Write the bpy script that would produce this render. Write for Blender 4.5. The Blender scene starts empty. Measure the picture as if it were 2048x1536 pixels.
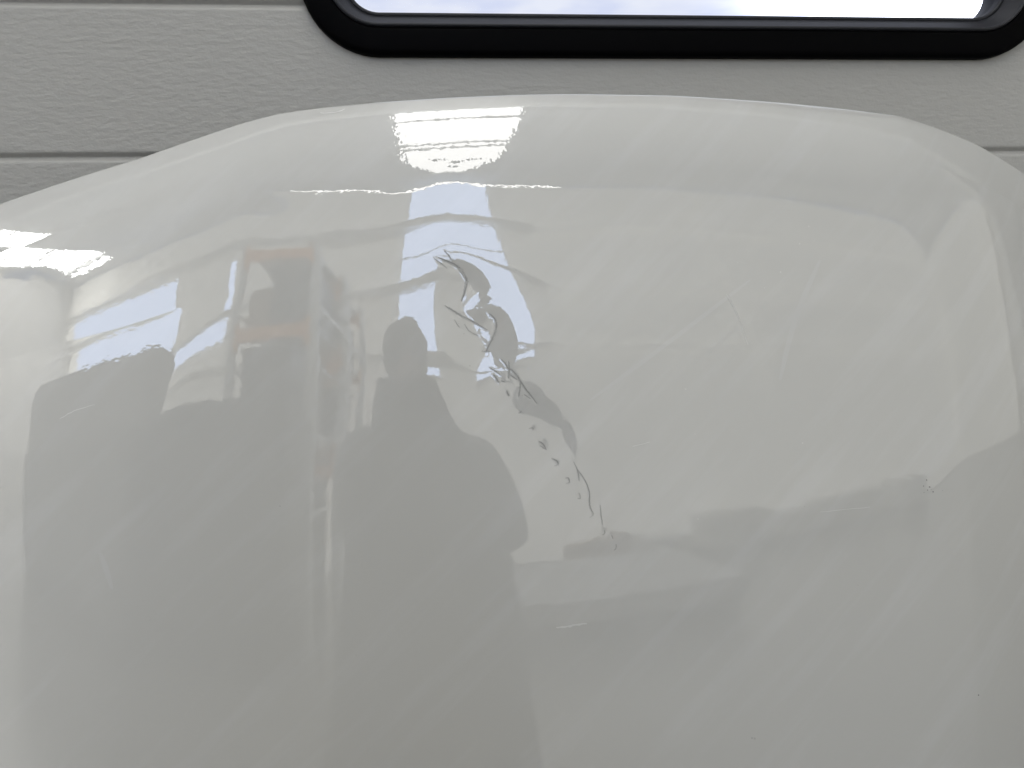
import bpy, bmesh, math, random
import numpy as np
from mathutils import Vector, Matrix
import mathutils.geometry
random.seed(7)
SC = bpy.context.scene
C = SC.collection
# ---- settings
EXPO = 0.0; ROOF_L = 5.6; WALL_L = 3.5; SKY_L = .95; ROOF_FILL = .16; CLAD_FILL = .39
PERSON = (-.075, -.42)

# ---------------------------------------------------------------- camera
CAM = np.array([0.0, 0.0, 1.2]); YAW = math.radians(5.0); PITCH = math.radians(-8.0); ROLL = 0.020
LENS = 27.3; FPX = 2048 * LENS / 36.0
FWD = np.array([math.sin(YAW)*math.cos(PITCH), math.cos(YAW)*math.cos(PITCH), math.sin(PITCH)])
_r = np.array([math.cos(YAW), -math.sin(YAW), 0.0]); _u = np.cross(_r, FWD)
RIGHT = _r*math.cos(ROLL) - _u*math.sin(ROLL); UP = _u*math.cos(ROLL) + _r*math.sin(ROLL)

def chart(x, y, z):
    """chart coordinates of points on the bonnet skin"""
    dx, dy, dz = x-CAM[0], y-CAM[1], z-CAM[2]
    w = dx*FWD[0]+dy*FWD[1]+dz*FWD[2]
    return (1024 + FPX*(dx*RIGHT[0]+dy*RIGHT[1]+dz*RIGHT[2])/w,
            768 - FPX*(dx*UP[0]+dy*UP[1]+dz*UP[2])/w)
def ray(px, py):
    d = FWD + RIGHT*((px-1024)/FPX) + UP*((768-py)/FPX)
    return d/np.linalg.norm(d)
# ---------------------------------------------------------------- bonnet profile
KN = [(-1.2,1.5),(-.75,2.2),(-.35,4.0),(-.09,7.0),(0,7.8),(.05,8.7),(.145,11.6),(.165,13.5),(.205,31),(.243,46),(.247,77.6),(.251,120),(.258,165),(.36,172)]
SS = np.arange(-1.19, .355, .0005)
def _smooth(a, k):
    w = np.hanning(k); w /= w.sum(); return np.convolve(np.pad(a, k//2, mode='edge'), w, 'valid')[:len(a)]
NN = _smooth(np.interp(SS, [k[0] for k in KN], [k[1] for k in KN]), 9)
_i0 = int(np.argmin(abs(SS)))
_y = np.cumsum(np.sin(np.radians(NN)))*.0005; _z = np.cumsum(np.cos(np.radians(NN)))*.0005
YP = _y-_y[_i0]+.594; ZP = _z-_z[_i0]+1.2-.0835
S_TOP = float(np.interp(77.6, NN, SS))
XC = .113; RH = 2.2; TW = math.tan(math.radians(3.0))
SIL = [(-260,520),(-130,460),(0,408),(280,317),(480,248),(555,228),(640,216),(750,205),(900,195),(1050,189),(1150,188),(1350,191),(1550,204),(1700,219),(1800,232),(1850,247),(1950,287),(2048,346),(2150,415)]
def lat(x):
    """how far a vertical section at x sits behind the middle one"""
    d = x-XC
    a = TW*d + d*d/(2*RH)
    for e, k in ((.30, 1.0), (-.31, 1.0)):
        t = np.maximum(0, (d-e) if e > 0 else (e-d))
        a = a + k*t*t*.55
    return a
def _top():
    xs, zs = [], []
    yt, zt = np.interp(S_TOP, SS, YP), np.interp(S_TOP, SS, ZP)
    for px, py in SIL:
        d = ray(px, py); t = .7
        for _ in range(60): t = (yt + lat(CAM[0]+d[0]*t) - CAM[1])/d[1]
        xs.append(CAM[0]+d[0]*t); zs.append(CAM[2]+d[2]*t - zt)
    return np.array(xs), np.array(zs)
_tx, _tz = _top()
_gx = np.arange(-.9, .9, .002)
_gz = _smooth(np.interp(_gx, _tx, _tz), 15)
def dtop(x): return np.interp(x, _gx, _gz)
# crease lines (x position as a function of s)
def skin(x, s):
    """undented outer skin: position from (x, arc length s)"""
    y = np.interp(s, SS, YP) + lat(x)
    z = np.interp(s, SS, ZP) + dtop(x)
    # power-dome creases flaring towards the windscreen end
    xl = np.interp(s, [-1.2,-.35,-.15,.02,.10,.16,.25], [-.52,-.30,-.265,-.225,-.172,-.170,-.165])
    xr = np.interp(s, [-1.2,-.35,-.15,.02,.10,.16,.25], [.66,.47,.46,.445,.42,.395,.385])
    fade = np.clip((.25-s)/.06, 0, 1)
    def soft(t, w): return w*np.logaddexp(0, t/w)
    y = y + fade*(.085*soft(x-xr, .0035) + .055*soft(xl-x, .008))
    return x+0*s, y, z
def solve(px, py):
    """(x, s) on the undented skin seen in direction (px, py)"""
    d = ray(px, py); lo, hi = .3, 1.4
    def f(t):
        x = CAM[0]+d[0]*t; y = CAM[1]+d[1]*t; z = CAM[2]+d[2]*t
        s = np.interp(z - dtop(x), ZP[:np.argmax(ZP)], SS[:np.argmax(ZP)])
        return y - skin(x, s)[1], x, s
    for _ in range(50):
        m = (lo+hi)/2
        if f(m)[0] < 0: lo = m
        else: hi = m
    return f(hi)[1], f(hi)[2]
# ================================================================ camera, world, exposure
cd = bpy.data.cameras.new('camera'); co = bpy.data.objects.new('camera', cd); C.objects.link(co)
cd.lens = LENS; cd.sensor_width = 36; cd.clip_start = .01; cd.clip_end = 200
co.matrix_world = Matrix(((RIGHT[0], UP[0], -FWD[0], CAM[0]), (RIGHT[1], UP[1], -FWD[1], CAM[1]), (RIGHT[2], UP[2], -FWD[2], CAM[2]), (0, 0, 0, 1)))
SC.camera = co
w = bpy.data.worlds.new('World'); SC.world = w; w.use_nodes = True
w.node_tree.nodes['Background'].inputs['Color'].default_value = (.62, .74, 1, 1)
w.node_tree.nodes['Background'].inputs['Strength'].default_value = .6
SC.view_settings.view_transform = 'Standard'; SC.view_settings.look = 'None'
SC.view_settings.exposure = EXPO; SC.view_settings.gamma = 1
SC.cycles.use_denoising = True; SC.cycles.max_bounces = 7; SC.cycles.diffuse_bounces = 4
SC.cycles.caustics_reflective = False; SC.cycles.caustics_refractive = False; SC.cycles.sample_clamp_indirect = 6

# ================================================================ materials
def mat(name, col, rough=.6, spec=.5, metal=0, coat=0, bump=None, var=None, emit=None, trans=0, ior=1.5, alpha=1):
    m = bpy.data.materials.new(name); m.use_nodes = True; nt = m.node_tree; b = nt.nodes['Principled BSDF']
    b.inputs['Base Color'].default_value = (*col, 1); b.inputs['Roughness'].default_value = rough
    b.inputs['Metallic'].default_value = metal; b.inputs['Specular IOR Level'].default_value = spec
    b.inputs['Coat Weight'].default_value = coat; b.inputs['IOR'].default_value = ior
    b.inputs['Transmission Weight'].default_value = trans; b.inputs['Alpha'].default_value = alpha
    tc = nt.nodes.new('ShaderNodeTexCoord')
    if emit: b.inputs['Emission Color'].default_value = (*emit[0], 1); b.inputs['Emission Strength'].default_value = emit[1]
    if var:                     # (scale, darker factor, detail)
        n = nt.nodes.new('ShaderNodeTexNoise'); n.inputs['Scale'].default_value = var[0]; n.inputs['Detail'].default_value = 6
        mx = nt.nodes.new('ShaderNodeMix'); mx.data_type = 'RGBA'
        mx.inputs['A'].default_value = (*[c*var[1] for c in col], 1); mx.inputs['B'].default_value = (*col, 1)
        nt.links.new(tc.outputs['Object'], n.inputs['Vector']); nt.links.new(n.outputs['Fac'], mx.inputs['Factor'])
        nt.links.new(mx.outputs['Result'], b.inputs['Base Color'])
    if bump:                    # list of (scale vector, noise scale, distance, detail)
        prev = None
        for vec, sc, dist, det in bump:
            mp = nt.nodes.new('ShaderNodeMapping'); mp.inputs['Scale'].default_value = vec
            n = nt.nodes.new('ShaderNodeTexNoise'); n.inputs['Scale'].default_value = sc; n.inputs['Detail'].default_value = det
            bp = nt.nodes.new('ShaderNodeBump'); bp.inputs['Strength'].default_value = 1; bp.inputs['Distance'].default_value = dist
            nt.links.new(tc.outputs['Object'], mp.inputs['Vector']); nt.links.new(mp.outputs['Vector'], n.inputs['Vector'])
            nt.links.new(n.outputs['Fac'], bp.inputs['Height'])
            if prev: nt.links.new(prev.outputs['Normal'], bp.inputs['Normal'])
            prev = bp
        nt.links.new(prev.outputs['Normal'], b.inputs['Normal'])
    return m
M = {}
M['paint'] = mat('gloss_white_paint', (.60, .598, .575), .006, .5, coat=.0, ior=1.95,
                 bump=[((1, 1, 1), 260, .000014, 1), ((1, 1, 1), 45, .00003, 1)])
nt = M['paint'].node_tree; b_ = nt.nodes['Principled BSDF']
tc = nt.nodes['Texture Coordinate']; sp = nt.nodes.new('ShaderNodeSeparateXYZ'); nt.links.new(tc.outputs['Object'], sp.inputs[0])
def maprange(src, a0, a1, b0, b1):
    n = nt.nodes.new('ShaderNodeMapRange'); nt.links.new(src, n.inputs['Value'])
    for k, v in zip(('From Min', 'From Max', 'To Min', 'To Max'), (a0, a1, b0, b1)): n.inputs[k].default_value = v
    return n.outputs['Result']
zm = maprange(sp.outputs['Z'], 1.274, 1.288, 0, 1); xm = maprange(sp.outputs['X'], -.26, -.36, 0, .35)
mxn = nt.nodes.new('ShaderNodeMath'); mxn.operation = 'MAXIMUM'; nt.links.new(zm, mxn.inputs[0]); nt.links.new(xm, mxn.inputs[1])
for bp_, lo, hi in zip([n for n in nt.nodes if n.type == 'BUMP'], (.000012, .00002), (.000042, .000065)):
    nt.links.new(maprange(mxn.outputs[0], 0, 1, lo, hi), bp_.inputs['Distance'])
mp_ = nt.nodes.new('ShaderNodeMapping'); mp_.inputs['Rotation'].default_value = (0, math.radians(-42), 0); mp_.vector_type = 'TEXTURE'; mp_.inputs['Scale'].default_value = (.9, 1, .09)
nz_ = nt.nodes.new('ShaderNodeTexNoise'); nz_.inputs['Scale'].default_value = 4.0; nz_.inputs['Detail'].default_value = 5; nz_.inputs['Roughness'].default_value = .6
nt.links.new(tc.outputs['Object'], mp_.inputs[0]); nt.links.new(mp_.outputs[0], nz_.inputs['Vector'])
hz = maprange(nz_.outputs['Fac'], .50, .72, 0, 1)
mx_ = nt.nodes.new('ShaderNodeMix'); mx_.data_type = 'RGBA'; mx_.inputs['A'].default_value = (.60, .598, .578, 1); mx_.inputs['B'].default_value = (.630, .630, .618, 1)
nt.links.new(hz, mx_.inputs['Factor']); nt.links.new(mx_.outputs['Result'], b_.inputs['Base Color'])
M['crack'] = mat('dirty_crack', (.32, .32, .31), .45)
M['scuff'] = mat('dull_scuff', (.42, .42, .40), .4)
M['primer'] = mat('grey_primer', (.12, .12, .12), .6)
M['door'] = mat('embossed_door_skin', (.45, .445, .425), .42, .45, var=(3, .96),
                bump=[((.55, 1, 1.2), 165, .0009, 3), ((1, 1, 1), 420, .00020, 2)])
M['black'] = mat('black_plastic', (.0015, .0015, .0019), .45, .03, bump=[((1, 1, 1), 900, .00004, 2)])
M['rubber'] = mat('black_rubber', (.005, .005, .005), .5, .2)
M['glare_grey'] = mat('glare_grey_rubber', (.024, .025, .030), .5, .3, bump=[((1, 1, 1), 500, .00006, 2)])  # bluish grey lift stands in for sky glare on the inner frame
M['streak'] = mat('light_wipe_glint', (.66, .66, .645), .3)
M['streak_soft'] = mat('faint_pale_streak', (.622, .622, .61), .03, ior=1.95)  # slightly paler than the base paint
M['crack_soft'] = mat('crazed_paint', (.45, .45, .435), .3)
M['lint'] = mat('lint', (.6, .6, .58), .8)
M['acrylic'] = mat('acrylic_pane', (1, 1, 1), .0, .5, trans=1, ior=1.02)
M['floor'] = mat('concrete', (.24, .237, .228), .22, .8, var=(2.5, .8))
M['sheet'] = mat('cream_sheeting', (.84, .83, .78), .5)
M['clad_glow'] = mat('cream_sheeting_fill_glow', (.84, .83, .78), .5, emit=((1, .985, .93), CLAD_FILL))  # emission added as fill light; the cream sheeting itself is opaque
M['roof_glow'] = mat('roof_lining_fill_glow', (.66, .66, .65), .6, emit=((.95, .98, 1), ROOF_FILL))  # soft emission added to the lining as fill light
M['block'] = mat('painted_blockwork', (.58, .57, .54), .8, var=(6, .88))
M['steel'] = mat('galvanised_steel', (.85, .86, .86), .4, .5)
M['whitem'] = mat('white_steel_paint', (.97, .97, .97), .4)
M['orange'] = mat('orange_beam_paint', (1.0, .42, .08), .5)
M['crate'] = mat('dark_crate_plastic', (.09, .09, .093), .4)
M['mass_grey'] = mat('grey_mass_tone', (.24, .24, .235), .5)
M['chestm'] = mat('pale_chest_plastic', (.42, .42, .41), .5)
M['box'] = mat('cardboard', (.38, .28, .18), .85)
M['cloth'] = mat('dark_clothing', (.11, .11, .115), .85)
M['skinm'] = mat('skin', (.42, .27, .2), .5)
M['hair'] = mat('dark_hair', (.02, .016, .013), .6)
M['tarmac'] = mat('tarmac', (.06, .06, .06), .9, var=(30, .7))
def glow(name, col, st, top=None):
    m = bpy.data.materials.new(name); m.use_nodes = True; nt = m.node_tree; nt.nodes.remove(nt.nodes['Principled BSDF'])
    e = nt.nodes.new('ShaderNodeEmission'); e.inputs['Color'].default_value = (*col, 1); e.inputs['Strength'].default_value = st
    nt.links.new(e.outputs[0], nt.nodes['Material Output'].inputs[0]); return m
M['rlight'] = glow('sunlit_rooflight_sheet', (1, .99, .965), ROOF_L)
M['rlight_wide'] = glow('sunlit_wide_rooflight', (1, .99, .965), ROOF_L*2.4)
M['wlight'] = glow('daylit_wall_sheet', (.70, .83, 1.12), WALL_L)
M['gap'] = glow('daylight_gap', (1, .98, .93), ROOF_L*1.3)

# ================================================================ helpers
def link(name, verts, faces, m, parent=None, smooth=False):
    me = bpy.data.meshes.new(name); me.from_pydata([tuple(v) for v in verts], [], faces); me.update()
    if smooth: me.polygons.foreach_set('use_smooth', [True]*len(me.polygons))
    if m: me.materials.append(M[m])
    o = bpy.data.objects.new(name, me); C.objects.link(o)
    if parent: o.parent = parent
    return o
def from_bm(name, bm, m, parent=None, smooth=False):
    bmesh.ops.recalc_face_normals(bm, faces=bm.faces)
    me = bpy.data.meshes.new(name); bm.to_mesh(me); bm.free()
    if smooth: me.polygons.foreach_set('use_smooth', [True]*len(me.polygons))
    me.materials.append(M[m]); o = bpy.data.objects.new(name, me); C.objects.link(o)
    if parent: o.parent = parent
    return o
def box(bm, x0, x1, y0, y1, z0, z1, bev=0):
    r = bmesh.ops.create_cube(bm, size=1)
    for v in r['verts']: v.co = Vector(((x0+x1)/2+v.co.x*(x1-x0), (y0+y1)/2+v.co.y*(y1-y0), (z0+z1)/2+v.co.z*(z1-z0)))
    if bev:
        es = list({e for v in r['verts'] for e in v.link_edges})
        bmesh.ops.bevel(bm, geom=es, offset=bev, segments=2, affect='EDGES')
def empty(name, loc, label=None, cat=None, group=None):
    o = bpy.data.objects.new(name, None); o.location = loc; o.empty_display_size = .1; C.objects.link(o)
    if label: o['label'] = label
    if cat: o['category'] = cat
    if group: o['group'] = group
    bpy.context.view_layer.update() if False else None
    return o
def tag(o, label, cat, group=None):
    o['label'] = label; o['category'] = cat
    if group: o['group'] = group
    return o
def struct(o): o['kind'] = 'structure'; return o

# ================================================================ the hall (seen mirrored in the paint)
DY = .80                      # plane of the door face
XL, XR, YB = -13.5, 15.0, -6.0
EAVE, RISE = 5.36, .10         # roof height at the rear wall and its rise per metre
def roofz(y): return EAVE + RISE*(y-YB)
struct(link('floor', [(XL,YB,0),(XR,YB,0),(XR,DY+.02,0),(XL,DY+.02,0)], [(0,1,2,3)], 'floor'))
struct(link('yard', [(-60,DY+.06,-.02),(60,DY+.06,-.02),(60,90,-.02),(-60,90,-.02)], [(0,1,2,3)], 'tarmac'))
# corrugated rear wall above blockwork, strips of translucent sheet let into it
LIGHTS = [(-.60,.60)]
def corr(x0, x1, z0, z1, y, name, m, parent=None, pitch=.2, d=.03, axis='x'):
    vs, fs = [], []; x = x0; pts = []
    while x < x1-1e-6:
        for a, b in ((0,0),(.55,0),(.65,1),(.9,1)):
            if x+a*pitch < x1: pts.append((x+a*pitch, b*d))
        x += pitch
    pts.append((x1, 0))
    for px, pd in pts:
        for z in (z0, z1): vs.append((px, y+pd, z) if axis == 'x' else (y+pd, px, z))
    for i in range(len(pts)-1): fs.append((2*i, 2*i+2, 2*i+3, 2*i+1))
    return link(name, vs, fs, m, parent)
rear = struct(link('rear_wall', [(XL,YB,0),(XR,YB,0),(XR,YB,.02),(XL,YB,.02)], [(0,1,2,3)], 'block'))
e = XL
for a, b in LIGHTS:
    corr(e, a, .02, EAVE-.06, YB-.01, 'cladding_panel', 'clad_glow', rear); e = b
    corr(a, b, .02, 2.12, YB-.01, 'cladding_panel', 'clad_glow', rear)
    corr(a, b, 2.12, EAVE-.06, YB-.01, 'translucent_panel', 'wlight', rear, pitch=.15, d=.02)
corr(e, XR, .02, EAVE-.06, YB-.01, 'cladding_panel', 'clad_glow', rear)
for a, b, z0, z1 in ((-12.6,-6.4,3.42,4.25), (-9.4,-4.0,2.86,3.24), (-12.4,-9.2,2.40,2.72), (-4.2,-3.98,3.3,4.2)):
    corr(a, b, z0, z1, YB+.028, 'translucent_panel', 'wlight', rear, pitch=.15, d=.02)
for z, h in ((2.36,.10),(3.28,.10),(4.38,.13),(3.84,.02)):
    bm = bmesh.new(); box(bm, XL if h > .05 else -.62, 1.3 if h > .05 else .62, YB+.03, YB+.16, z, z+h); from_bm('wall_rail', bm, 'sheet', rear)
    if h > .05:
        bm = bmesh.new(); box(bm, 1.3, XR, YB+.03, YB+.10, z+.01, z+h-.01); from_bm('wall_rail', bm, 'clad_glow', rear)
bm = bmesh.new(); box(bm, -.66, .66, YB-.02, YB+.05, 2.10, 2.16); from_bm('wall_rail', bm, 'sheet', rear)
for xa, za, xb, zb in ((1.3,1.7,6.9,4.8),(3.3,1.9,7.8,4.4),(4.2,4.9,5.4,1.6),(1.8,2.9,4.4,5.0)):
    bm = bmesh.new(); L_ = math.hypot(xb-xa, zb-za); box(bm, 0, L_, -.03, .03, -.03, .03)
    bmesh.ops.transform(bm, matrix=Matrix.Translation((xa, YB+.22, za)) @ Matrix.Rotation(-math.atan2(zb-za, xb-xa), 4, 'Y'), verts=bm.verts)
    from_bm('brace', bm, 'clad_glow', rear)
# daylight showing through the gap under the eaves
link('eaves_gap', [(-2.9,YB-.06,EAVE-.02),(1.9,YB-.06,EAVE-.02),(1.9,YB-.06,EAVE+.03),(-2.9,YB-.06,EAVE+.05)], [(0,1,2,3)], 'gap', rear)
lw = struct(link('left_wall', [(XL,YB,0),(XL,DY+.02,0),(XL,DY+.02,.12),(XL,YB,.12)], [(0,1,2,3)], 'block'))
corr(YB, -3.3, .12, EAVE, XL, 'cladding_panel', 'block', lw, axis='y')
corr(-3.3, -1.6, .12, EAVE-.3, XL, 'cladding_panel', 'block', lw, axis='y')
corr(-1.6, DY+.02, .12, EAVE+.5, XL, 'cladding_panel', 'block', lw, axis='y')
struct(link('right_wall', [(XR,YB,0),(XR,DY+.02,0),(XR,DY+.02,6.0),(XR,YB,5.34)], [(0,1,2,3)], 'clad_glow'))
# front wall round the sectional door
DX0, DX1, DZ = -1.6, 1.8, 2.6
fw = []
for x0, x1, z0, z1 in ((XL,DX0,0,5.7),(DX1,XR,0,5.7),(DX0,DX1,DZ,5.7)): fw.append((x0,x1,z0,z1))
bm = bmesh.new()
for a in fw: box(bm, a[0], a[1], DY+.02, DY+.2, a[2], a[3])
struct(from_bm('front_wall', bm, 'sheet'))
# roof with rooflight strips and purlins
bm = bmesh.new()
ROOFS = [(-12.6,-9.6), (-.58,.56)]
e = XL
roofseg = []
for a, b in ROOFS: roofseg.append((e, a)); e = b
roofseg.append((e, XR))
for a, b in roofseg:
    vs = [bm.verts.new((x, y, roofz(y))) for x, y in ((a,YB-.02),(b,YB-.02),(b,DY+.02),(a,DY+.02))]; bm.faces.new(vs)
for a, b in ROOFS:
    vs = [bm.verts.new((x, y, roofz(y))) for x, y in ((a,YB-.02),(b,YB-.02),(b,YB+.55),(a,YB+.55))]; bm.faces.new(vs)
roof = struct(from_bm('roof', bm, 'roof_glow'))
for a, b in ROOFS[::2]:
    link('rooflight', [(x, y, roofz(y)) for x, y in ((a,YB+.55),(b,YB+.55),(b,DY+.01),(a,DY+.01))], [(0,1,2,3)], 'rlight_wide', roof)
a, b = ROOFS[1]; rr = random.Random(4)
edge_pts = [(a, -3.3)]  # ragged V end, added to shape the mirrored highlight
for k in range(1, 16):
    t = k/16; edge_pts.append((a+(b-a)*t, -3.3-1.6*min(1, 1.5*(1-abs(2*t-1)))+rr.uniform(-.09, .09)))
edge_pts.append((b, -3.3))
link('rooflight', [(x, y, roofz(y)) for x, y in edge_pts+[(b, DY+.01), (a, DY+.01)]], [tuple(range(len(edge_pts)+2))], 'rlight', roof)
link('roof_sheet', [(x, y, roofz(y)+.004) for x, y in ((a,YB),(b,YB),(b,-3.2),(a,-3.2))], [(0,1,2,3)], 'roof_glow', roof)
for cx, cy, rad in ((-.22,-3.25,.10),(.06,-3.6,.14),(.30,-3.4,.09),(.05,-4.1,.08)):  # dark patches added below the rooflight to break up its mirrored highlight
    bm = bmesh.new(); vs = [bm.verts.new((cx+rad*rr.uniform(.5,1.2)*math.cos(q*.7), cy+rad*1.6*rr.uniform(.5,1.2)*math.sin(q*.7), roofz(cy)-.01)) for q in range(9)]
    f_ = bm.faces.new(vs); from_bm('rooflight_mask', bm, 'rubber', roof)
for y in (-4.9, -2.1, -1.75, 0.1):
    bm = bmesh.new(); box(bm, XL, XR, y-.05, y+.05, roofz(y)-.16, roofz(y)-.02); from_bm('purlin', bm, 'roof_glow', roof)

# ================================================================ pallet racking
def rack(x, y, width, depth, h, levels, label, load):
    r = empty('pallet_rack', (x, y, 0), label, 'rack', 'pallet racks along the rear of the hall')
    for sx in (0, width):
        for sy in (0, depth):
            bm = bmesh.new(); box(bm, sx-.045, sx+.045, sy-.035, sy+.035, 0, h); box(bm, sx-.07, sx+.07, sy-.06, sy+.06, 0, .01)
            from_bm('upright', bm, 'steel', r)
        bm = bmesh.new()
        for k in range(5):
            z0 = .3+k*(h-.5)/5
            if k: bm = bmesh.new()
            box(bm, sx-.012, sx+.012, .04, depth-.04, z0, z0+.03)
            from_bm('brace', bm, 'steel', r)
    for z in levels:
        for sy in (0, depth):
            bm = bmesh.new(); box(bm, .045, width-.045, sy-.025, sy+.025, z-.12, z, .004); box(bm, .03, .06, sy-.04, sy+.04, z-.2, z+.04); box(bm, width-.06, width-.03, sy-.04, sy+.04, z-.2, z+.04)
            from_bm('beam', bm, 'orange', r)
        bm = bmesh.new(); box(bm, .05, width-.05, .03, depth-.03, z-.02, z+.005); from_bm('shelf_deck', bm, 'steel', r)
    for i, (cx, lv, wd, hh, mm, nm, lb) in enumerate(load):
        bm = bmesh.new(); z = levels[lv]+.006 if lv >= 0 else .001
        box(bm, x+cx-wd/2, x+cx+wd/2, y+.1, y+depth-.1, z, z+hh, .01)
        if nm == 'crate':
            box(bm, x+cx-wd/2-.015, x+cx+wd/2+.015, y+.085, y+depth-.085, z+hh-.05, z+hh-.02)
        tag(from_bm(nm, bm, mm), lb, nm)
rack(-2.14, -4.2, .90, 1.14, 3.02, (1.30, 2.17, 2.95), 'orange and grey pallet rack nearest the photographer, mirrored left of the dent',
     [(.40,0,.6,.72,'crate','crate','dark plastic crate on the low shelf of the nearer rack'), (.62,1,.42,.6,'crate','crate','dark plastic crate on the upper shelf of the nearer rack'),
      (.24,1,.28,.4,'box','carton','brown carton on the upper shelf of the nearer rack'), (.45,-1,.7,1.05,'crate','crate','tall dark crate on the floor under the nearer rack')])
rack(-2.12, -5.5, .84, 1.0, 3.02, (1.15, 2.1, 2.92), 'orange and grey pallet rack by the rear wall behind the nearer one',
     [(.42,0,.6,.7,'crate','crate','dark crate on the low shelf of the rack by the rear wall'), (.45,1,.55,.55,'crate','crate','dark crate on the upper shelf of the rack by the rear wall')])
bm = bmesh.new(); box(bm, -6.9, -2.85, -2.6, -1.8, 0, 2.12, .10); box(bm, -6.8, -2.95, -1.8, -1.77, .3, 1.95)  # plain box added to mirror as the dark mass on the left
tag(from_bm('dark_mass_box', bm, 'mass_grey'), 'added plain box for the dark cabinet standing by the left side of the hall', 'mass')
bm = bmesh.new(); box(bm, -2.7, -1.15, -2.7, -2.2, 0, 1.50, .03); box(bm, -2.73, -1.12, -2.73, -2.17, 1.33, 1.40)
tag(from_bm('crate', bm, 'crate'), 'long dark crate on the floor in front of the racks', 'crate')
for x0, x1, y0, hh, mm, nm, lb in ((1.5,2.3,-5.85,.34,'box','carton','brown carton against the rear wall, nearest the platform'), (2.5,3.2,-5.8,.25,'sheet','storage_box','pale plastic box against the rear wall beside the brown carton'),
      (3.5,4.6,-5.85,.40,'sheet','tool_chest','white tool chest against the rear wall'), (4.9,5.5,-5.8,.30,'sheet','storage_box','pale plastic box right of the white tool chest'),
      (5.8,7.2,-5.85,.36,'sheet','counter','long low pale counter against the rear wall'), (7.8,8.6,-5.8,.42,'sheet','carton','pale carton against the rear wall beyond the counter')):
    bm = bmesh.new(); box(bm, x0, x1, y0, y0+.6, .001, hh, .02); box(bm, x0-.01, x1+.01, y0-.01, y0+.61, hh*.80, hh*.84)
    tag(from_bm(nm, bm, mm), lb, nm.replace('_', ' '))
bm = bmesh.new(); box(bm, .5, 2.4, -4.3, -2.6, .12, .26, .01)
for q in range(3): box(bm, .6+q*.75, .8+q*.75, -4.25, -2.65, .001, .12)
tag(from_bm('platform', bm, 'chestm'), 'low pale wooden platform on the floor behind the photographer', 'platform')

# ================================================================ sectional door
def rrect(x0, x1, z0, z1, r, n=14):
    pts = []
    for cx, cz, a0 in ((x1-r, z0+r, -90), (x1-r, z1-r, 0), (x0+r, z1-r, 90), (x0+r, z0+r, 180)):
        for k in range(n+1):
            a = math.radians(a0+90*k/n); pts.append((cx+r*math.cos(a), cz+r*math.sin(a)))
    return pts
WX0, WX1, WZ0, WZ1, WR = -.126, .634, 1.4115, 1.775, .074     # outer outline of the window frame
door = empty('sectional_door', (0, DY, 0), 'pale grey embossed sectional door with horizontal grooves behind the bonnet', 'door')
HX0, HX1, HZ0, HZ1 = WX0+.030, WX1-.030, WZ0+.030, WZ1-.030  # hole behind the frame flange
EDGES = [1.320-.140*k for k in range(9, 0, -1)] + [1.320, 1.460, 1.600, 1.740, 1.880, 2.02, 2.16, 2.30, 2.44, 2.58]
def slab(z0, z1):
    """one ribbed panel of the door: flat face, rolled edges falling into the groove above and below"""
    rows = [(z0+a, d) for a, d in [(0,.0040),(.0006,.0038),(.0032,.0010),(.0046,.0002),(.0065,0)]]
    rows += [(z1-.0060,0),(z1-.0046,.0003),(z1-.0034,.0012),(z1-.0008,.0038),(z1,.0040)]
    bm = bmesh.new()
    hole = z1 > HZ0 and z0 < HZ1
    def quad(x0, x1, za, da, zb, db):
        v = [bm.verts.new(p) for p in ((x0,da,za),(x1,da,za),(x1,db,zb),(x0,db,zb))]; bm.faces.new(v)
    for (za, da), (zb, db) in zip(rows, rows[1:]):
        if not hole or zb <= HZ0 or za >= HZ1: quad(DX0, DX1, za, da, zb, db)
        else:
            quad(DX0, HX0, za, da, zb, db); quad(HX1, DX1, za, da, zb, db)
            if za < HZ0: quad(HX0, HX1, za, da, HZ0, 0)
            if zb > HZ1: quad(HX0, HX1, HZ1, 0, zb, db)
    bmesh.ops.remove_doubles(bm, verts=bm.verts, dist=1e-5)
    o = from_bm('panel', bm, 'door', door)
    return o
for a, b in zip(EDGES, EDGES[1:]): slab(a, b)
bm = bmesh.new()
for x0, x1, z0, z1 in ((DX0,HX0,EDGES[0],EDGES[-1]),(HX1,DX1,EDGES[0],EDGES[-1]),(HX0,HX1,EDGES[0],HZ0),(HX0,HX1,HZ1,EDGES[-1])):
    v = [bm.verts.new(p) for p in ((x0,.0065,z0),(x1,.0065,z0),(x1,.0065,z1),(x0,.0065,z1))]; bm.faces.new(v)
from_bm('backing_sheet', bm, 'rubber', door)
win = empty('window', (0, 0, 0)); win.parent = door
def ring(name, prof, m):
    vs, fs = [], []; n = 60
    for off, dep in prof:
        r = max(WR-off, .006)
        vs += [(x, dep, z) for x, z in rrect(WX0+off, WX1-off, WZ0+off, WZ1-off, r)]
    for j in range(len(prof)-1):
        for i in range(n): fs.append((j*n+i, j*n+(i+1) % n, (j+1)*n+(i+1) % n, (j+1)*n+i))
    o = link(name, vs, fs, m, win, smooth=True)
    return o
f1 = ring('frame', [(0,.002),(.0002,-.006),(.0012,-.0088),(.003,-.0100),(.006,-.0104),(.0225,-.0112),(.0245,-.0108),(.0255,-.0095)], 'black')
f2 = ring('bead', [(.0255,-.0095),(.0262,-.0118),(.0278,-.0126),(.0290,-.0116),(.0296,-.0095)], 'glare_grey')
f3 = ring('inner_frame', [(.0296,-.0095),(.034,-.004),(.039,.004),(.0405,.006),(.0412,.016)], 'glare_grey')
f4 = ring('seal', [(.0400,.0055),(.0412,.0045),(.0430,.0048),(.0440,.0068),(.0444,.014)], 'glare_grey')
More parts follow.
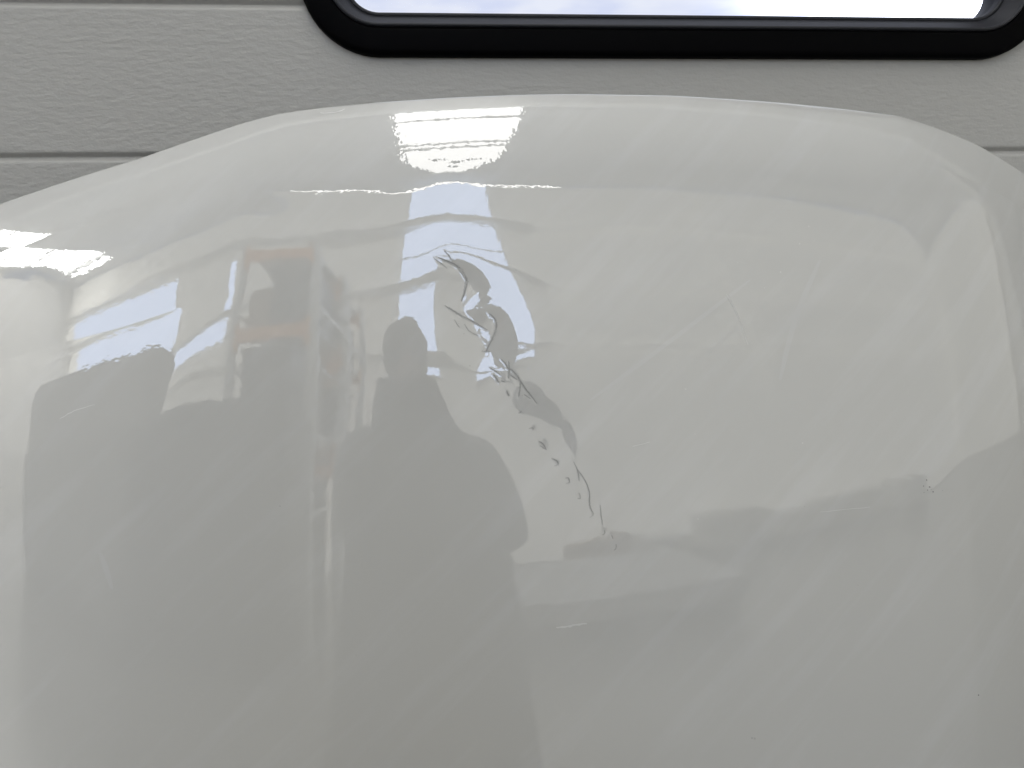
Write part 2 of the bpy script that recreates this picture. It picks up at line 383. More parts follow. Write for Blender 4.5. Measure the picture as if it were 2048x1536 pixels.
pr = rrect(WX0+.041, WX1-.041, WZ0+.041, WZ1-.041, .034)
for y in (.0125, .030):
    link('pane', [(x, y, z) for x, z in pr], [tuple(range(len(pr)))], 'acrylic', win)
# black spacer round the cavity, and the outer frame
ring('spacer', [(.0440,.013),(.0455,.018),(.0455,.034),(.040,.040)], 'glare_grey')

# ================================================================ sky beyond the window
m = bpy.data.materials.new('bright_sky'); m.use_nodes = True; nt = m.node_tree; nt.nodes.remove(nt.nodes['Principled BSDF'])
em = nt.nodes.new('ShaderNodeEmission'); tc = nt.nodes.new('ShaderNodeTexCoord'); nz = nt.nodes.new('ShaderNodeTexNoise')
mp = nt.nodes.new('ShaderNodeMapping'); mp.inputs['Scale'].default_value = (.10, .1, .32)
nz.inputs['Scale'].default_value = 1.3; nz.inputs['Detail'].default_value = 3
cr = nt.nodes.new('ShaderNodeValToRGB'); cr.color_ramp.elements[0].color = (.70, .76, .96, 1); cr.color_ramp.elements[1].color = (.84, .88, 1.0, 1)
cr.color_ramp.elements[0].position = .35; cr.color_ramp.elements[1].position = .62
nt.links.new(tc.outputs['Object'], mp.inputs['Vector']); nt.links.new(mp.outputs[0], nz.inputs['Vector']); nt.links.new(nz.outputs['Fac'], cr.inputs['Fac'])
nt.links.new(cr.outputs['Color'], em.inputs['Color']); geo = nt.nodes.new('ShaderNodeNewGeometry'); dp = nt.nodes.new('ShaderNodeVectorMath'); dp.operation = 'DOT_PRODUCT'
sd = ray(1935, -60); towards = nt.nodes.new('ShaderNodeVectorMath'); towards.operation = 'NORMALIZE'
nt.links.new(geo.outputs['Position'], towards.inputs[0]); nt.links.new(towards.outputs[0], dp.inputs[0]); dp.inputs[1].default_value = (float(sd[0]), float(sd[1]), float(sd[2]))
pw = nt.nodes.new('ShaderNodeMath'); pw.operation = 'POWER'; nt.links.new(dp.outputs['Value'], pw.inputs[0]); pw.inputs[1].default_value = 160
ml = nt.nodes.new('ShaderNodeMath'); ml.operation = 'MULTIPLY_ADD'; nt.links.new(pw.outputs[0], ml.inputs[0]); ml.inputs[1].default_value = 30.0; ml.inputs[2].default_value = SKY_L
nt.links.new(ml.outputs[0], em.inputs['Strength'])
nt.links.new(em.outputs[0], nt.nodes['Material Output'].inputs[0]); M['skym'] = m
bm = bmesh.new(); n = 40; rows = []
for j in range(9):
    rows.append([bm.verts.new((90*math.cos(math.radians(10+160*i/n))*math.cos(math.radians(j*10)), 2+90*math.sin(math.radians(10+160*i/n))*math.cos(math.radians(j*10)), -3+90*math.sin(math.radians(j*10)))) for i in range(n+1)])
for j in range(8):
    for i in range(n): bm.faces.new((rows[j][i], rows[j][i+1], rows[j+1][i+1], rows[j+1][i]))
struct(from_bm('sky', bm, 'skym', smooth=True))

# ================================================================ bonnet
hood = empty('car_bonnet', (XC, .55, 0), 'glossy white car bonnet stood on end, dented and cracked across its middle', 'bonnet')
# damage, laid out on the chart
# The dent: its flanks are found by a least-squares fit. Marks on the mirrored wall (edges of the translucent
# strip, its rails, the eaves gap) are known along the lines listed below; the depth field is the smoothest one,
# free to fold along the crease, that mirrors them there. Depth is a cubic B-spline over the skin's chart.
def fit_dent():
    G=5.0; X0,Y0=480.,330.; NX,NY=166,166   # px 480..1305, py 330..1155
    def bs(t):
        return np.stack([(1-t)**3/6,(3*t**3-6*t*t+4)/6,(-3*t**3+3*t*t+3*t+1)/6,t**3/6],-1)
    def bw(px,py):
        u=np.clip((np.asarray(px,float)-X0)/G,1.001,NX-2.001); v=np.clip((np.asarray(py,float)-Y0)/G,1.001,NY-2.001)
        i=np.floor(u).astype(int); j=np.floor(v).astype(int); return i,j,bs(u-i),bs(v-j)
    def ev(H,px,py):
        i,j,a,b=bw(px,py); o=0
        for q in range(4):
            for p in range(4): o=o+H[j-1+q,i-1+p]*a[...,p]*b[...,q]
        return o
    Z=3.2
    def z(l): return [(740+a/Z,350+b/Z) for a,b in l]
    CX=[];CV=[]   # (px,py,target,weight)
    def dens(pts,st=5):
        out=[]
        for a,b in zip(pts,pts[1:]):
            n=max(1,int(math.hypot(b[0]-a[0],b[1]-a[1])/st))
            out+=[(a[0]+(b[0]-a[0])*k/n,a[1]+(b[1]-a[1])*k/n) for k in range(n)]
        return out+[pts[-1]]
    def cx(l,X,w=1): CX.extend([(a,b,X,w) for a,b in dens(z(l))])
    def cv(l,V,w=1,px=False): CV.extend([(a,b,V,w) for a,b in dens(l if px else z(l))])
    cx([(265,140),(235,300),(222,370),(205,520),(195,700),(185,760),(183,940)],-.6)
    cx([(735,120),(785,290),(800,350),(860,520),(900,620),(960,740),(1020,870),(1050,980),(1055,1090),(1047,1240)],.6)
    cx([(438,550),(428,610),(412,745),(405,860),(410,1000),(425,1120),(437,1215)],.6,1.5)
    cx([(500,620),(510,720),(500,850),(500,1000),(530,1150)],1.1,.6)
    cx([(560,640),(570,740),(550,830),(620,950),(660,1050),(650,1150)],1.3,.5)
    cx([(555,580),(620,570),(680,610),(712,670),(718,720),(690,755),(650,785),(610,830)],-.6,1.5)
    cx([(645,620),(660,680),(640,730)],-1.0,.7)
    cx([(650,850),(700,900),(740,860)],-.2,.5)
    cx([(810,925),(850,915),(885,950),(908,1010),(912,1080),(890,1165)],-.6,1.5)
    cx([(830,1150),(795,1130)],-.6,1)
    cx([(850,980),(860,1050),(840,1100)],-.88,.7)
    cx([(698,1300),(715,1220),(738,1165)],.5,1)
    cx([(790,1220),(850,1230)],.0,.5)
    cx([(960,1210)],.2,.3)
    # patch in the lower dent mirrors the photographer
    CX+= [(1075,800,-.1,.5),(1110,820,-.2,.5),(1140,860,-.1,.5),(1150,900,.1,.5),(1172,850,.55,.4),(1182,900,.7,.4),(1195,960,1.1,.3)]
    CX+= [(1060,860,1.2,.3),(1090,910,1.4,.3),(1020,830,.9,.3),(1120,960,1.6,.3)]
    cv([(0,410),(120,390),(225,340),(300,322),(400,305),(550,297),(700,297),(780,303),(950,345)],4.44)
    cv([(0,790),(100,770),(190,748),(300,712),(425,672)],3.33)
    cv([(475,525),(500,505),(540,495),(620,505),(700,530),(800,577),(890,610),(1010,665),(1150,720)],3.33)
    cv([(230,510),(350,485),(470,450),(600,440),(720,452),(820,480)],4.05,.3)
    cv([(650,680),(650,730)],3.2,.2)
    cv([(870,1040),(850,1110)],2.3,.25)
    cv([(280,160),(550,150),(740,160)],4.99,.6)
    cv([(270,200),(550,190),(750,200)],4.83,.6)
    cv([(400,400),(550,395),(700,400)],4.20,.4)
    cv([(260,255),(550,240),(750,245)],4.65,.5)

    cv([(680,870),(720,800),(755,745),(850,770),(930,805),(1010,850)],2.9,.5)
    cv([(715,940),(760,897)],2.5,.6)
    cv([(640,830),(690,865),(740,850),(780,810),(850,830),(930,890)],2.86,.7)
    cv([(960,950),(985,1010),(995,1060)],2.80,.6)
    cv([(900,1175),(970,1140),(1050,1105)],2.41)
    cv([(1150,1080),(1400,1100)],2.41,.5)
    cv([(700,1320),(800,1272),(900,1242),(1045,1240)],2.15)
    cv([(370,1212),(437,1217)],2.46)
    cv([(385,1290),(450,1305)],2.15,.7)
    for off, wt in ((-160,.3),(-110,.5),(-55,.6),(55,.7),(110,.7),(165,.6),(220,.5)):
        cv([(190,748+off),(300,712+off),(410,677+off)],3.33-.00185*off,wt)
    cv([(330,1005),(415,1020)],2.89,.6)
    cv([(525,379),(600,381),(700,378),(740,378),(781,385),(809,383),(843,372),(880,364),(915,362),(959,365),(1005,368),(1100,370)],5.38,1,True)
    cv([(824,392),(856,382),(912,379),(968,383)],5.22,.5,True)
    cv([(660,497),(740,480)],4.44,.5,True)
    # creases
    CRE=[z([(425,535),(470,550),(540,575),(590,620),(618,690),(605,760),(580,830),(592,856),(650,905),(715,945),(755,895),(785,900),(815,960),(808,1020),(780,1080),(755,1120),(740,1150)]),]
    def segx(p,q,a,b):
        def c(o,s,t): return (s[0]-o[0])*(t[1]-o[1])-(s[1]-o[1])*(t[0]-o[0])
        return (c(p,q,a)*c(p,q,b)<0)&(c(a,b,p)*c(a,b,q)<0)
    # horizontal/vertical link cut masks
    cutH=np.zeros((NY,NX-1),bool); cutV=np.zeros((NY-1,NX),bool)
    for P in CRE:
        for s,t in zip(P,P[1:]):
            i0=int((min(s[0],t[0])-X0)/G)-2; i1=int((max(s[0],t[0])-X0)/G)+3; j0=int((min(s[1],t[1])-Y0)/G)-2; j1=int((max(s[1],t[1])-Y0)/G)+3
            for j in range(j0,j1):
                for i in range(i0,i1):
                    p=(X0+i*G,Y0+j*G)
                    if segx(s,t,p,(p[0]+G,p[1])): cutH[j,i]=1
                    if segx(s,t,p,(p[0],p[1]+G)): cutV[j,i]=1
    wxx=np.where(cutH[:,:-1]|cutH[:,1:],.03,1.); wyy=np.where(cutV[:-1]|cutV[1:],.03,1.)
    wxy=np.where(cutH[:-1]|cutH[1:]|cutV[:,:-1]|cutV[:,1:],.03,1.)
    # boundary: h=0, slope ok
    ramp=np.zeros((NY,NX))
    xx=X0+np.arange(NX)*G; yy=Y0+np.arange(NY)*G
    XX,YY=np.meshgrid(xx,yy)
    edge=np.minimum.reduce([XX-X0,X0+(NX-1)*G-XX,(YY-Y0),Y0+(NY-1)*G-YY])
    wb=np.where(edge<12,30.,0.)+np.where(YY>1110,3,0)
    wm=.0015+0*XX   # mild pull to flat
    wm=np.where((XX>1230)|(XX<640),.02,wm)
    cxa=np.array(CX);cva=np.array(CV)
    def rowsd(pts,ax):
        i,j,A,B=bw(pts[:,0],pts[:,1])
        u=np.clip((pts[:,0]-X0)/G,1.001,NX-2.001)-i; v=np.clip((pts[:,1]-Y0)/G,1.001,NY-2.001)-j
        def db(t): return np.stack([-(1-t)**2/2,(9*t*t-12*t)/6,(-9*t*t+6*t+3)/6,t*t/2],-1)
        if ax=='x': A=db(u)/G
        else: B=db(v)/G
        idx=np.stack([(j-1+q)*NX+(i-1+p) for q in range(4) for p in range(4)],-1)
        w=np.stack([A[:,p]*B[:,q] for q in range(4) for p in range(4)],-1)
        return idx,w
    ix,wx=rowsd(cxa,'x'); iv,wv=rowsd(cva,'y')
    MPX=.594/FPX
    WC=60.0
    def op(H,):
        H=H.reshape(NY,NX); f=H.ravel()
        return (wxx*(H[:,2:]-2*H[:,1:-1]+H[:,:-2]), wyy*(H[2:]-2*H[1:-1]+H[:-2]), wxy*(H[1:,1:]-H[1:,:-1]-H[:-1,1:]+H[:-1,:-1])*1.4,
                wb*H, wm*H, (f[ix]*wx).sum(1)*cxa[:,3]*WC/8,(f[iv]*wv).sum(1)*cva[:,3]*WC/8)
    def opT(r):
        o=np.zeros((NY,NX)); a=wxx*r[0]; o[:,2:]+=a;o[:,1:-1]-=2*a;o[:,:-2]+=a
        a=wyy*r[1]; o[2:]+=a;o[1:-1]-=2*a;o[:-2]+=a
        a=wxy*r[2]*1.4; o[1:,1:]+=a;o[1:,:-1]-=a;o[:-1,1:]-=a;o[:-1,:-1]+=a
        o+=wb*r[3]+wm*r[4]; f=o.ravel()
        np.add.at(f,ix,wx*(r[5]*cxa[:,3]*WC/8)[:,None]); np.add.at(f,iv,wv*(r[6]*cva[:,3]*WC/8)[:,None])
        return f
    dx=np.zeros(len(cxa));dv=np.zeros(len(cva))
    z0=[np.zeros_like(q) for q in op(np.zeros(NX*NY))]
    def solveH(H,n):
        b=list(z0); b[5]=dx*cxa[:,3]*WC/8; b[6]=dv*cva[:,3]*WC/8
        x=H.ravel().copy(); r=opT([p-q for p,q in zip(b,op(x))])
        # Jacobi precond approx
        D=(6*1.0+8+wb.ravel()**2+.5); zf=r/D; p=zf.copy(); rz=r@zf
        for k in range(n):
            Ap=opT(op(p)); al=rz/(p@Ap); x+=al*p; r-=al*Ap; zf=r/D; rn=r@zf; p=zf+rn/rz*p; rz=rn
        return x.reshape(NY,NX)
    base_c=[(solve(p[0],p[1])) for p in CX]; base_v=[(solve(p[0],p[1])) for p in CV]
    def hits(bs_,H):
        x=np.array([b[0] for b in bs_]);s=np.array([b[1] for b in bs_]); e=.0006
        def P(x,s):
            X,Y,Z_=skin(x,s); a,b=chart(X,Y,Z_); return np.stack([X,Y+ev(H,a,b),Z_],-1)
        p=P(x,s); n=np.cross(P(x+e,s)-P(x-e,s),P(x,s+e)-P(x,s-e)); n/=np.linalg.norm(n,axis=-1,keepdims=True)
        d=p-CAM; d/=np.linalg.norm(d,axis=-1,keepdims=True); r=d-2*(n*d).sum(-1,keepdims=True)*n
        t=(-6-p[:,1])/r[:,1]; return p[:,0]+r[:,0]*t,p[:,2]+r[:,2]*t,r
    H=np.zeros((NY,NX))
    for it in range(7):
        hx,_,r=hits(base_c,H); _,hv,rv=hits(base_v,H)
        L=6.6
        dx+=.9*(cxa[:,2]-hx)/(2*L)*MPX; dv-=.9*(cva[:,2]-hv)/(2*L/(rv[:,1]**2))*MPX
        # scale unknown for conditioning
        S=1e-4; dx/=S;dv/=S; H=solveH(H/S,1500 if it<6 else 3000)*S; dx*=S;dv*=S
        if it == 6: print('dent fit','X err',np.abs(hx-cxa[:,2]).mean().round(3),'V err',np.abs(hv-cva[:,2]).mean().round(3),'h',H.min()*1e3,H.max()*1e3)
    return H
HF = fit_dent()
FG, FX0, FY0, FNX, FNY = 5.0, 480.0, 330.0, 166, 166
def crom(P, k=6):
    P = np.array(P, float); out = []
    for i in range(len(P)-1):
        p0, p1, p2, p3 = P[max(i-1,0)], P[i], P[i+1], P[min(i+2, len(P)-1)]
        for t in np.arange(k)/k:
            out.append(.5*((2*p1)+(p2-p0)*t+(2*p0-5*p1+4*p2-p3)*t*t+(3*p1-p0-3*p2+p3)*t**3))
    out.append(P[-1]); return np.array(out)
PITS = [(1040,826,5,.10),(1064,858,6,.14),(1085,888,8,.30),(1090,897,6,.2),(1111,927,7,.3),(1134,961,7,.25),(1159,993,6,.2),(1209,1063,5,.1),(1230,1094,6,.15),(971,704,7,.3)]
CRACKS = [
 ([(876,515),(890,521),(905,527),(918,536),(928,549),(933,562),(930,580),(923,603)], 2.2),
 ([(888,501),(895,508),(902,518),(906,527)], 1.3), ([(868,517),(880,525),(894,537)], 1.1),
 ([(889,611),(905,621),(925,633),(950,646),(975,661)], 1.5), ([(897,614),(912,627),(930,636)], .9),
 ([(908,639),(916,651),(919,656)], .9), ([(929,648),(938,662),(957,673)], .9),
 ([(977,627),(988,636),(993,648),(991,662),(984,680),(975,697),(972,706)], 1.7), ([(967,704),(973,703),(981,704)], 1.3),
 ([(1002,719),(1010,727),(1016,737),(1024,741),(1034,752),(1040,762),(1050,777),(1062,792),(1074,808)], 1.8),
 ([(1017,722),(1018,740),(1017,758)], 1.5), ([(1020,750),(1034,760)], 1.3), ([(1040,762),(1040,778),(1037,795)], 1.3), ([(1048,789),(1061,798)], 1.2),
 ([(978,735),(990,742),(1001,751)], 1.2), ([(986,750),(992,757),(997,766)], 1.5), ([(1002,762),(1009,764)], 1.1), ([(1013,782),(1018,793)], 1.5),
 ([(1147,924),(1156,941),(1166,955),(1174,970),(1179,987),(1179,1005),(1181,1017),(1187,1028),(1179,1036)], 1.2),
 ([(1153,936),(1157,950),(1158,963)], 1.2), ([(1200,1010),(1202,1030),(1205,1050)], .9), ([(1209,1060),(1209,1067),(1204,1070)], .8),
 ([(1223,1070),(1226,1078)], 1.0), ([(1232,1088),(1232,1096),(1228,1101)], 1.1),
 ([(1036,827),(1041,826),(1043,822)], 1.0), ([(1058,858),(1066,857),(1066,862)], .9), ([(1078,884),(1086,889),(1093,901)], 1.5), ([(1080,892),(1090,899)], 1.1),
 ([(1103,918),(1113,922),(1117,929),(1109,933)], 1.4), ([(1131,957),(1137,957),(1139,965),(1132,968)], 1.1), ([(1158,986),(1161,996),(1155,998)], .9),
]
SEGS = []
for pts, wd in CRACKS:
    q = np.array(pts, float)
    for a, b in zip(q[:-1], q[1:]): SEGS.append((a, b, wd))
def _bs(t): return ((1-t)**3/6, (3*t**3-6*t*t+4)/6, (-3*t**3+3*t*t+3*t+1)/6, t**3/6)
def damage(px, py):
    """depth in metres pushed into the skin at chart point(s)"""
    u = np.clip((px-FX0)/FG, 1.001, FNX-2.001); v = np.clip((py-FY0)/FG, 1.001, FNY-2.001)
    i = np.floor(u).astype(int); j = np.floor(v).astype(int); a = _bs(u-i); b = _bs(v-j); h = 0
    for q in range(4):
        for p in range(4): h = h + HF[j-1+q, i-1+p]*a[p]*b[q]
    return h
def fine(px, py):
    h = np.zeros(px.shape)
    for gx, gy, s_, a in PITS: h = h + .0006*a*np.exp(-((px-gx)**2+(py-gy)**2)/(s_*s_))
    for a, b, wd in SEGS:
        d_ = b-a; L2 = d_.dot(d_); t = np.clip(((px-a[0])*d_[0]+(py-a[1])*d_[1])/L2, 0, 1)
        e2 = (px-a[0]-t*d_[0])**2+(py-a[1]-t*d_[1])**2
        h = np.maximum(h, .00003*wd*np.exp(-e2/6.0))
    return h
def skin_full(x, s, allfine=True):
    X, Y, Z = skin(x, s); px, py = chart(X, Y, Z)
    Y = Y + damage(px, py)
    if allfine:
        k = (px > 820) & (px < 1270) & (py > 470) & (py < 1140)
        if np.any(k):
            Y = np.array(Y); Y[k] += fine(px[k], py[k])
    return X, Y, Z
def axis(bounds):
    out = []
    for a, b, st in bounds: out += list(np.arange(a, b-1e-9, (b-a)/max(1, round((b-a)/st))))
    out.append(bounds[-1][1]); return np.array(out)
xs = axis([(-.60,-.50,.01),(-.50,-.13,.003),(-.13,-.06,.0015),(-.06,.17,.0006),(.17,.30,.002),(.30,.60,.003),(.60,.70,.01)])
ss = axis([(-1.10,-.40,.02),(-.40,-.15,.004),(-.15,.125,.0006),(.125,.20,.0012),(.20,.256,.0008),(.256,.275,.003)])
GX, GS = np.meshgrid(xs, ss)
X, Y, Z = skin_full(GX.ravel(), GS.ravel())
def gridmesh(name, X, Y, Z, nr, nc, m, parent, off=(0,0,0)):
    me = bpy.data.meshes.new(name); nv = nr*nc
    me.vertices.add(nv); co_ = np.empty((nv, 3), np.float32); co_[:, 0] = X-off[0]; co_[:, 1] = Y-off[1]; co_[:, 2] = Z-off[2]
    me.vertices.foreach_set('co', co_.ravel())
    i = np.arange(nv).reshape(nr, nc); q = np.stack([i[:-1, :-1], i[:-1, 1:], i[1:, 1:], i[1:, :-1]], -1).reshape(-1, 4).astype(np.int32)
    nf = len(q); me.loops.add(nf*4); me.loops.foreach_set('vertex_index', q.ravel())
    me.polygons.add(nf); me.polygons.foreach_set('loop_start', np.arange(0, nf*4, 4, dtype=np.int32))
    me.update(calc_edges=True); me.polygons.foreach_set('use_smooth', np.ones(nf, bool)); me.validate()
    me.materials.append(M[m]); o = bpy.data.objects.new(name, me); C.objects.link(o); o.parent = parent
    return o
HO = (XC, .55, 0)
gridmesh('outer_skin', X, Y, Z, len(ss), len(xs), 'paint', hood, HO)
print('skin verts', len(xs)*len(ss), 'ymax', Y.max(), 'zmin', Z.min())
# inner panel: a coarser pressing 12 mm behind
xi = np.linspace(-.58, .68, 50); si = np.linspace(-1.08, .235, 60)
A, B = np.meshgrid(xi, si); X2, Y2, Z2 = skin(A.ravel(), B.ravel())
gridmesh('inner_panel', X2, Y2+.014, Z2-.006, 60, 50, 'primer', hood, HO)
# open cracks in the paint: slivers seated on the skin
def on_skin(px, py, lift=.00010):
    x, s = solve(px, py)
    a = np.array([x]); b = np.array([s])
    X, Y, Z = skin_full(a, b)
    return Vector((X[0]-HO[0], Y[0]-lift-HO[1], Z[0]-HO[2]))
def sliver(name, pts, wd, m, lift=.0001, rough=1.0, parent=hood, fade=.18):
    P = crom([(a, b, 0) for a, b in pts], 6)[:, :2]; n = len(P); vs, fs = [], []
    rnd = random.Random(int(P[0, 0]*31+P[0, 1]+wd*100))
    for i in range(n):
        t = P[min(i+1, n-1)]-P[max(i-1, 0)]; t = t/np.linalg.norm(t); nn = np.array([-t[1], t[0]])
        w_ = wd*(fade+(1-fade)*math.sin(math.pi*(i+.4)/(n-.2))**.6)*.62
        jit = nn*rnd.uniform(-.5, .5)*rough
        for k in (-1, 1):
            p = P[i]+jit+nn*k*w_*(1+rough*rnd.uniform(-.4, .4)); vs.append(on_skin(p[0], p[1], lift))
    for i in range(n-1): fs.append((2*i, 2*i+1, 2*i+3, 2*i+2))
    return link(name, vs, fs, m, parent)
for pts, wd in CRACKS:
    big = wd > 1.45
    c_ = sliver('crack', pts, wd*(2.5 if big else 1.9), 'crack_soft', .0001)
    # the open core of the crack runs along one side of the crazed band, broken here and there
    q = [(x+.5*wd*.6, y-.3*wd*.6) for x, y in pts]; n = len(q)
    if n >= 4:
        cut = n//2; parts_ = [q[:cut+1], q[cut:]] if big else [q[:-1]]
    else: parts_ = [q]
    for k, seg in enumerate(parts_):
        if len(seg) > 1: sliver('crack_core', seg, wd*(.95 if big else .75), 'crack', .00016, .8, c_, .1)
for pts, wd in [([(1112,1255),(1140,1252),(1174,1247)],3.2), ([(1453,588),(1466,612),(1480,642)],2.0), ([(1484,655),(1496,690)],1.3), ([(119,838),(148,822),(190,809)],1.3),  # the far-left streak paints in a mirrored highlight
                ([(1265,893),(1300,884)],1.0), ([(1640,1024),(1740,1014)],1.0), ([(640,226),(672,224),(690,218)],1.6)]:
    sliver('pale_streak', pts, wd, 'streak', .00009, 1.2)
sliver('pale_streak', [(200,1105),(213,1140),(224,1178)], 9, 'streak_soft', .00009, .15)
sliver('pale_streak', [(1560,760),(1590,640),(1640,520)], 9, 'streak_soft', .00009, .15)
sliver('pale_streak', [(1180,800),(1330,690),(1500,560)], 7, 'streak_soft', .00009, .15)
def chip(px, py, r, m, seed):
    rnd = random.Random(seed); n = 9; vs = []
    for k in range(n):
        a = 2*math.pi*k/n; rr = r*rnd.uniform(.6, 1.3)
        vs.append(on_skin(px+rr*math.cos(a), py+rr*math.sin(a), .00012))
    return link('chip' if m != 'lint' else 'dust_speck', vs, [tuple(range(n))], m, hood)
for i, (px, py, r, m_) in enumerate([(1853,960,1.2,'primer'),(1847,972,1.0,'primer'),(1859,974,1.4,'primer'),(1855,980,1.1,'primer'),(1866,984,1.4,'primer'),(1848,985,.9,'crack'),(1862,979,.9,'crack'),(1885,981,.9,'crack'),(1509,1477,2.6,'scuff'),(1504,1476,1.6,'crack'),(1957,1390,1.4,'primer'),(1624,216,2.0,'scuff'),(1617,453,1.8,'lint'),(1599,487,1.8,'lint'),(1561,544,2.2,'lint'),(1529,576,1.2,'lint'),(1628,482,1.1,'lint'),(1475,525,1.1,'lint'),(1390,868,1.4,'lint'),(1371,778,1.8,'lint'),(1605,886,1.6,'lint'),(1396,1038,1.8,'lint'),(300,1240,1.0,'scuff'),(560,1012,1.1,'crack'),(470,905,.9,'lint'),(1716,1170,1.0,'scuff'),(1272,1190,.9,'scuff'),(712,1310,.9,'scuff'),(1609,1013,1,'scuff'),(940,732,1.6,'scuff'),(928,668,1.4,'scuff')]):
    chip(px, py, r, m_, i)

rnd = random.Random(11)
for pts, wd in CRACKS[:16]:
    for k in range(3 if wd > 1.45 else 1):
        a_, b_ = rnd.choice(list(zip(pts, pts[1:]))); f_ = rnd.random(); s_ = rnd.choice((-1, 1))
        chip(a_[0]+(b_[0]-a_[0])*f_+s_*rnd.uniform(1.5, 4.5), a_[1]+(b_[1]-a_[1])*f_+rnd.uniform(-2, 2), rnd.uniform(.7, 1.7), rnd.choice(('crack_soft', 'scuff', 'crack_soft')), 40+k+int(a_[0]))
# ================================================================ the photographer, seen mirrored
def skinned(name, joints, bones, m, parent, sub=2):
    me = bpy.data.meshes.new(name); names = list(joints)
    me.from_pydata([joints[k][0] for k in names], [(names.index(a), names.index(b)) for a, b in bones], [])
    o = bpy.data.objects.new(name, me); C.objects.link(o)
    sk = o.modifiers.new('skin', 'SKIN'); sk.use_smooth_shade = True
    for i, k in enumerate(names):
        r = joints[k][1]; me.skin_vertices[0].data[i].radius = (r, r) if not isinstance(r, tuple) else r
    me.skin_vertices[0].data[0].use_root = True
    sb = o.modifiers.new('sub', 'SUBSURF'); sb.levels = sub; sb.render_levels = sub
    me.materials.append(M[m]); o.parent = parent
    return o
HX, HY = PERSON
DROP = .185
per = empty('person', (HX, HY, 0), 'photographer in dark clothes holding up a phone, mirrored in the paint', 'person')
def arm(side):
    s_ = side; tx = -HX - .057 + s_*.085
    J = {'sh': ((s_*.185, .01, 1.30), .062), 'el': ((s_*.155 - HX*.35, .15, 1.10), .060), 'wr': ((tx, -HY-.10, 1.155), .027)}
    return J
body = {'pelvis': ((0,0,.86), (.15,.11)), 'waist': ((0,.0,1.02), (.135,.10)), 'chest': ((0,.0,1.20), (.155,.11)), 'neckb': ((0,-.01,1.335), (.075,.06)), 'neck': ((0,.01,1.40), .05), 'chin': ((0,.035,1.445), (.062,.072)), 'head': ((0,.02,1.51), (.078,.095)), 'crown': ((0,.01,1.575), (.062,.078))}
bones = [('pelvis','waist'),('waist','chest'),('chest','neckb'),('neckb','neck'),('neck','chin'),('chin','head'),('head','crown')]
for s_, nm in ((-1,'l'),(1,'r')):
    A_ = arm(s_)
    for k, v in A_.items(): body[k+nm] = v
    bones += [('chest','sh'+nm),('sh'+nm,'el'+nm),('el'+nm,'wr'+nm)]
    body['hip'+nm] = ((s_*.10, 0, .80), .095); body['knee'+nm] = ((s_*.12, .03, .45), .062); body['ank'+nm] = ((s_*.13, 0, .08), .042); body['toe'+nm] = ((s_*.15, .17, .035), .035)
    bones += [('pelvis','hip'+nm),('hip'+nm,'knee'+nm),('knee'+nm,'ank'+nm),('ank'+nm,'toe'+nm)]
    wr = Vector(A_['wr'][0]); palm = Vector((-HX-.057+s_*.088, -HY-.035, 1.170)); body['palm'+nm] = (tuple(palm), (.030,.016)); bones.append(('wr'+nm,'palm'+nm))
    for f in range(4):
        b0 = palm+Vector((0, .008, .030-.019*f)); tip = Vector((-HX-.057+s_*.074, -HY-.010, b0.z+.006+(.004 if f < 2 else -.004)))
        k0, k1, k2 = 'f%d0'%f+nm, 'f%d1'%f+nm, 'f%d2'%f+nm
        body[k0] = (tuple(b0), .0095); body[k1] = (tuple(b0*.35+tip*.65+Vector((s_*.012, -.004, 0))), .0082); body[k2] = (tuple(tip), .0072)
        bones += [('palm'+nm, k0), (k0, k1), (k1, k2)]
    t0, t1 = palm+Vector((-s_*.006, -.022, -.004)), Vector((-HX-.057+s_*.052, -HY-.026, 1.180))
    body['t0'+nm] = (tuple(t0), .012); body['t1'+nm] = (tuple(t1), .009); bones += [('palm'+nm,'t0'+nm), ('t0'+nm,'t1'+nm)]
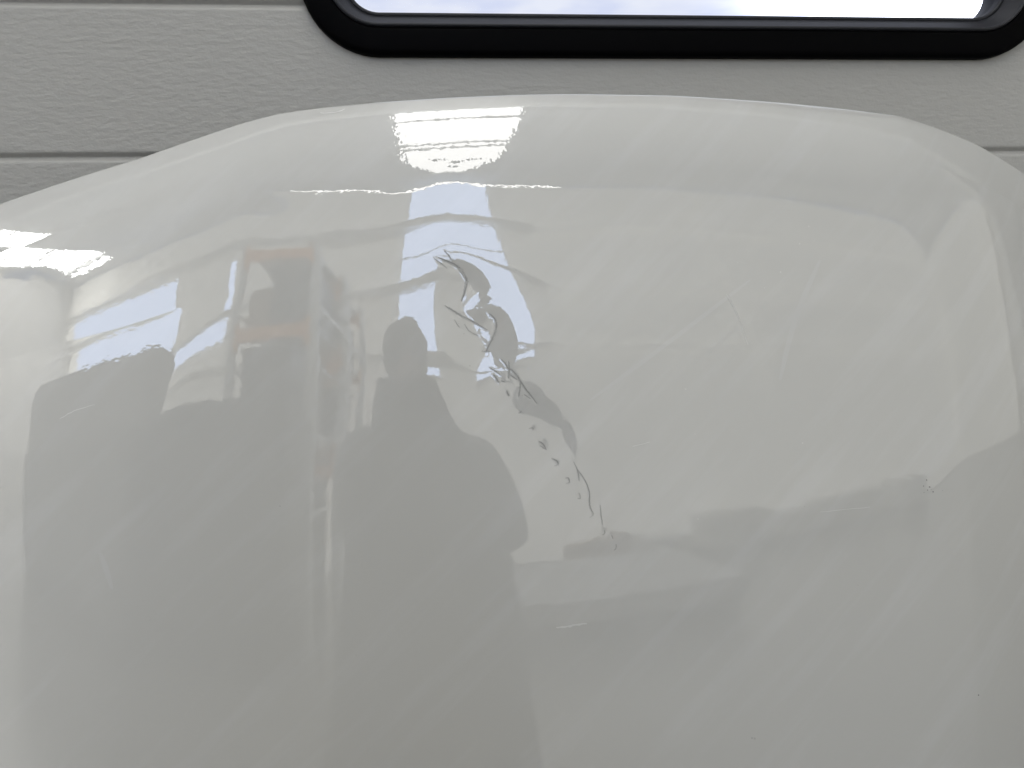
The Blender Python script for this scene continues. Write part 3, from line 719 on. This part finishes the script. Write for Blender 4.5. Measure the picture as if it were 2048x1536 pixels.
body = {k: (v[0] if k[:2] in ('wr', 'pa', 'f0', 'f1', 'f2', 'f3', 't0', 't1') else (v[0][0]*(1.15 if k[:2] in ('sh','el') else 1), v[0][1]+(.20 if k[:2] == 'kn' else 0), v[0][2]-(0 if k[:2] in ('an','to') else .12 if k[:2] == 'kn' else DROP)), v[1]) for k, v in body.items()}
skinned('body', body, bones, 'cloth', per)
bm = bmesh.new(); r_ = bmesh.ops.create_uvsphere(bm, u_segments=24, v_segments=16, radius=1)
for v in r_['verts']:
    z = v.co.z; q = 1/(abs(v.co.x)**2.6+abs(v.co.y)**2.6+abs(z)**2.6)**(1/2.6); v.co = Vector((v.co.x*q*.104-.006, v.co.y*q*.108+.005, 1.53+z*q*.097-DROP))
from_bm('hair', bm, 'hair', per, True)
bm = bmesh.new()
r_ = bmesh.ops.create_uvsphere(bm, u_segments=20, v_segments=14, radius=1)
for v in r_['verts']: v.co = Vector((v.co.x*.068, .045+v.co.y*.072, 1.485+v.co.z*.095-DROP))
r_ = bmesh.ops.create_cone(bm, segments=8, radius1=.014, radius2=.006, depth=.04, cap_ends=True)
for v in r_['verts']: v.co = Vector((v.co.x, .118+v.co.y, 1.49-DROP+v.co.z))
from_bm('face', bm, 'skinm', per, True)
# long dark coat
vs, fs = [], []; NR, NS = 14, 36
for i in range(NR+1):
    t_ = i/NR; zz = 1.36-DROP-.82*t_
    wx_ = np.interp(t_, [0, .08, .25, .5, 1], [.10, .19, .215, .235, .30]); wy_ = np.interp(t_, [0, .08, .25, .5, 1], [.07, .115, .135, .15, .20])
    for k in range(NS):
        a_ = 2*math.pi*k/NS; fold = 1+.05*t_*math.sin(7*a_+2)+.02*math.sin(11*a_+5*t_)
        vs.append((wx_*fold*math.cos(a_), wy_*fold*math.sin(a_), zz))
for i in range(NR):
    for k in range(NS): fs.append((i*NS+k, i*NS+(k+1) % NS, (i+1)*NS+(k+1) % NS, (i+1)*NS+k))
link('coat', vs, fs, 'cloth', per, smooth=True)
# phone, right behind the lens
bm = bmesh.new(); box(bm, -.134, .018, -.0125, -.0045, 1.142, 1.216, .003)
tag(from_bm('phone', bm, 'black'), 'black phone held up in the hands of the photographer', 'phone')
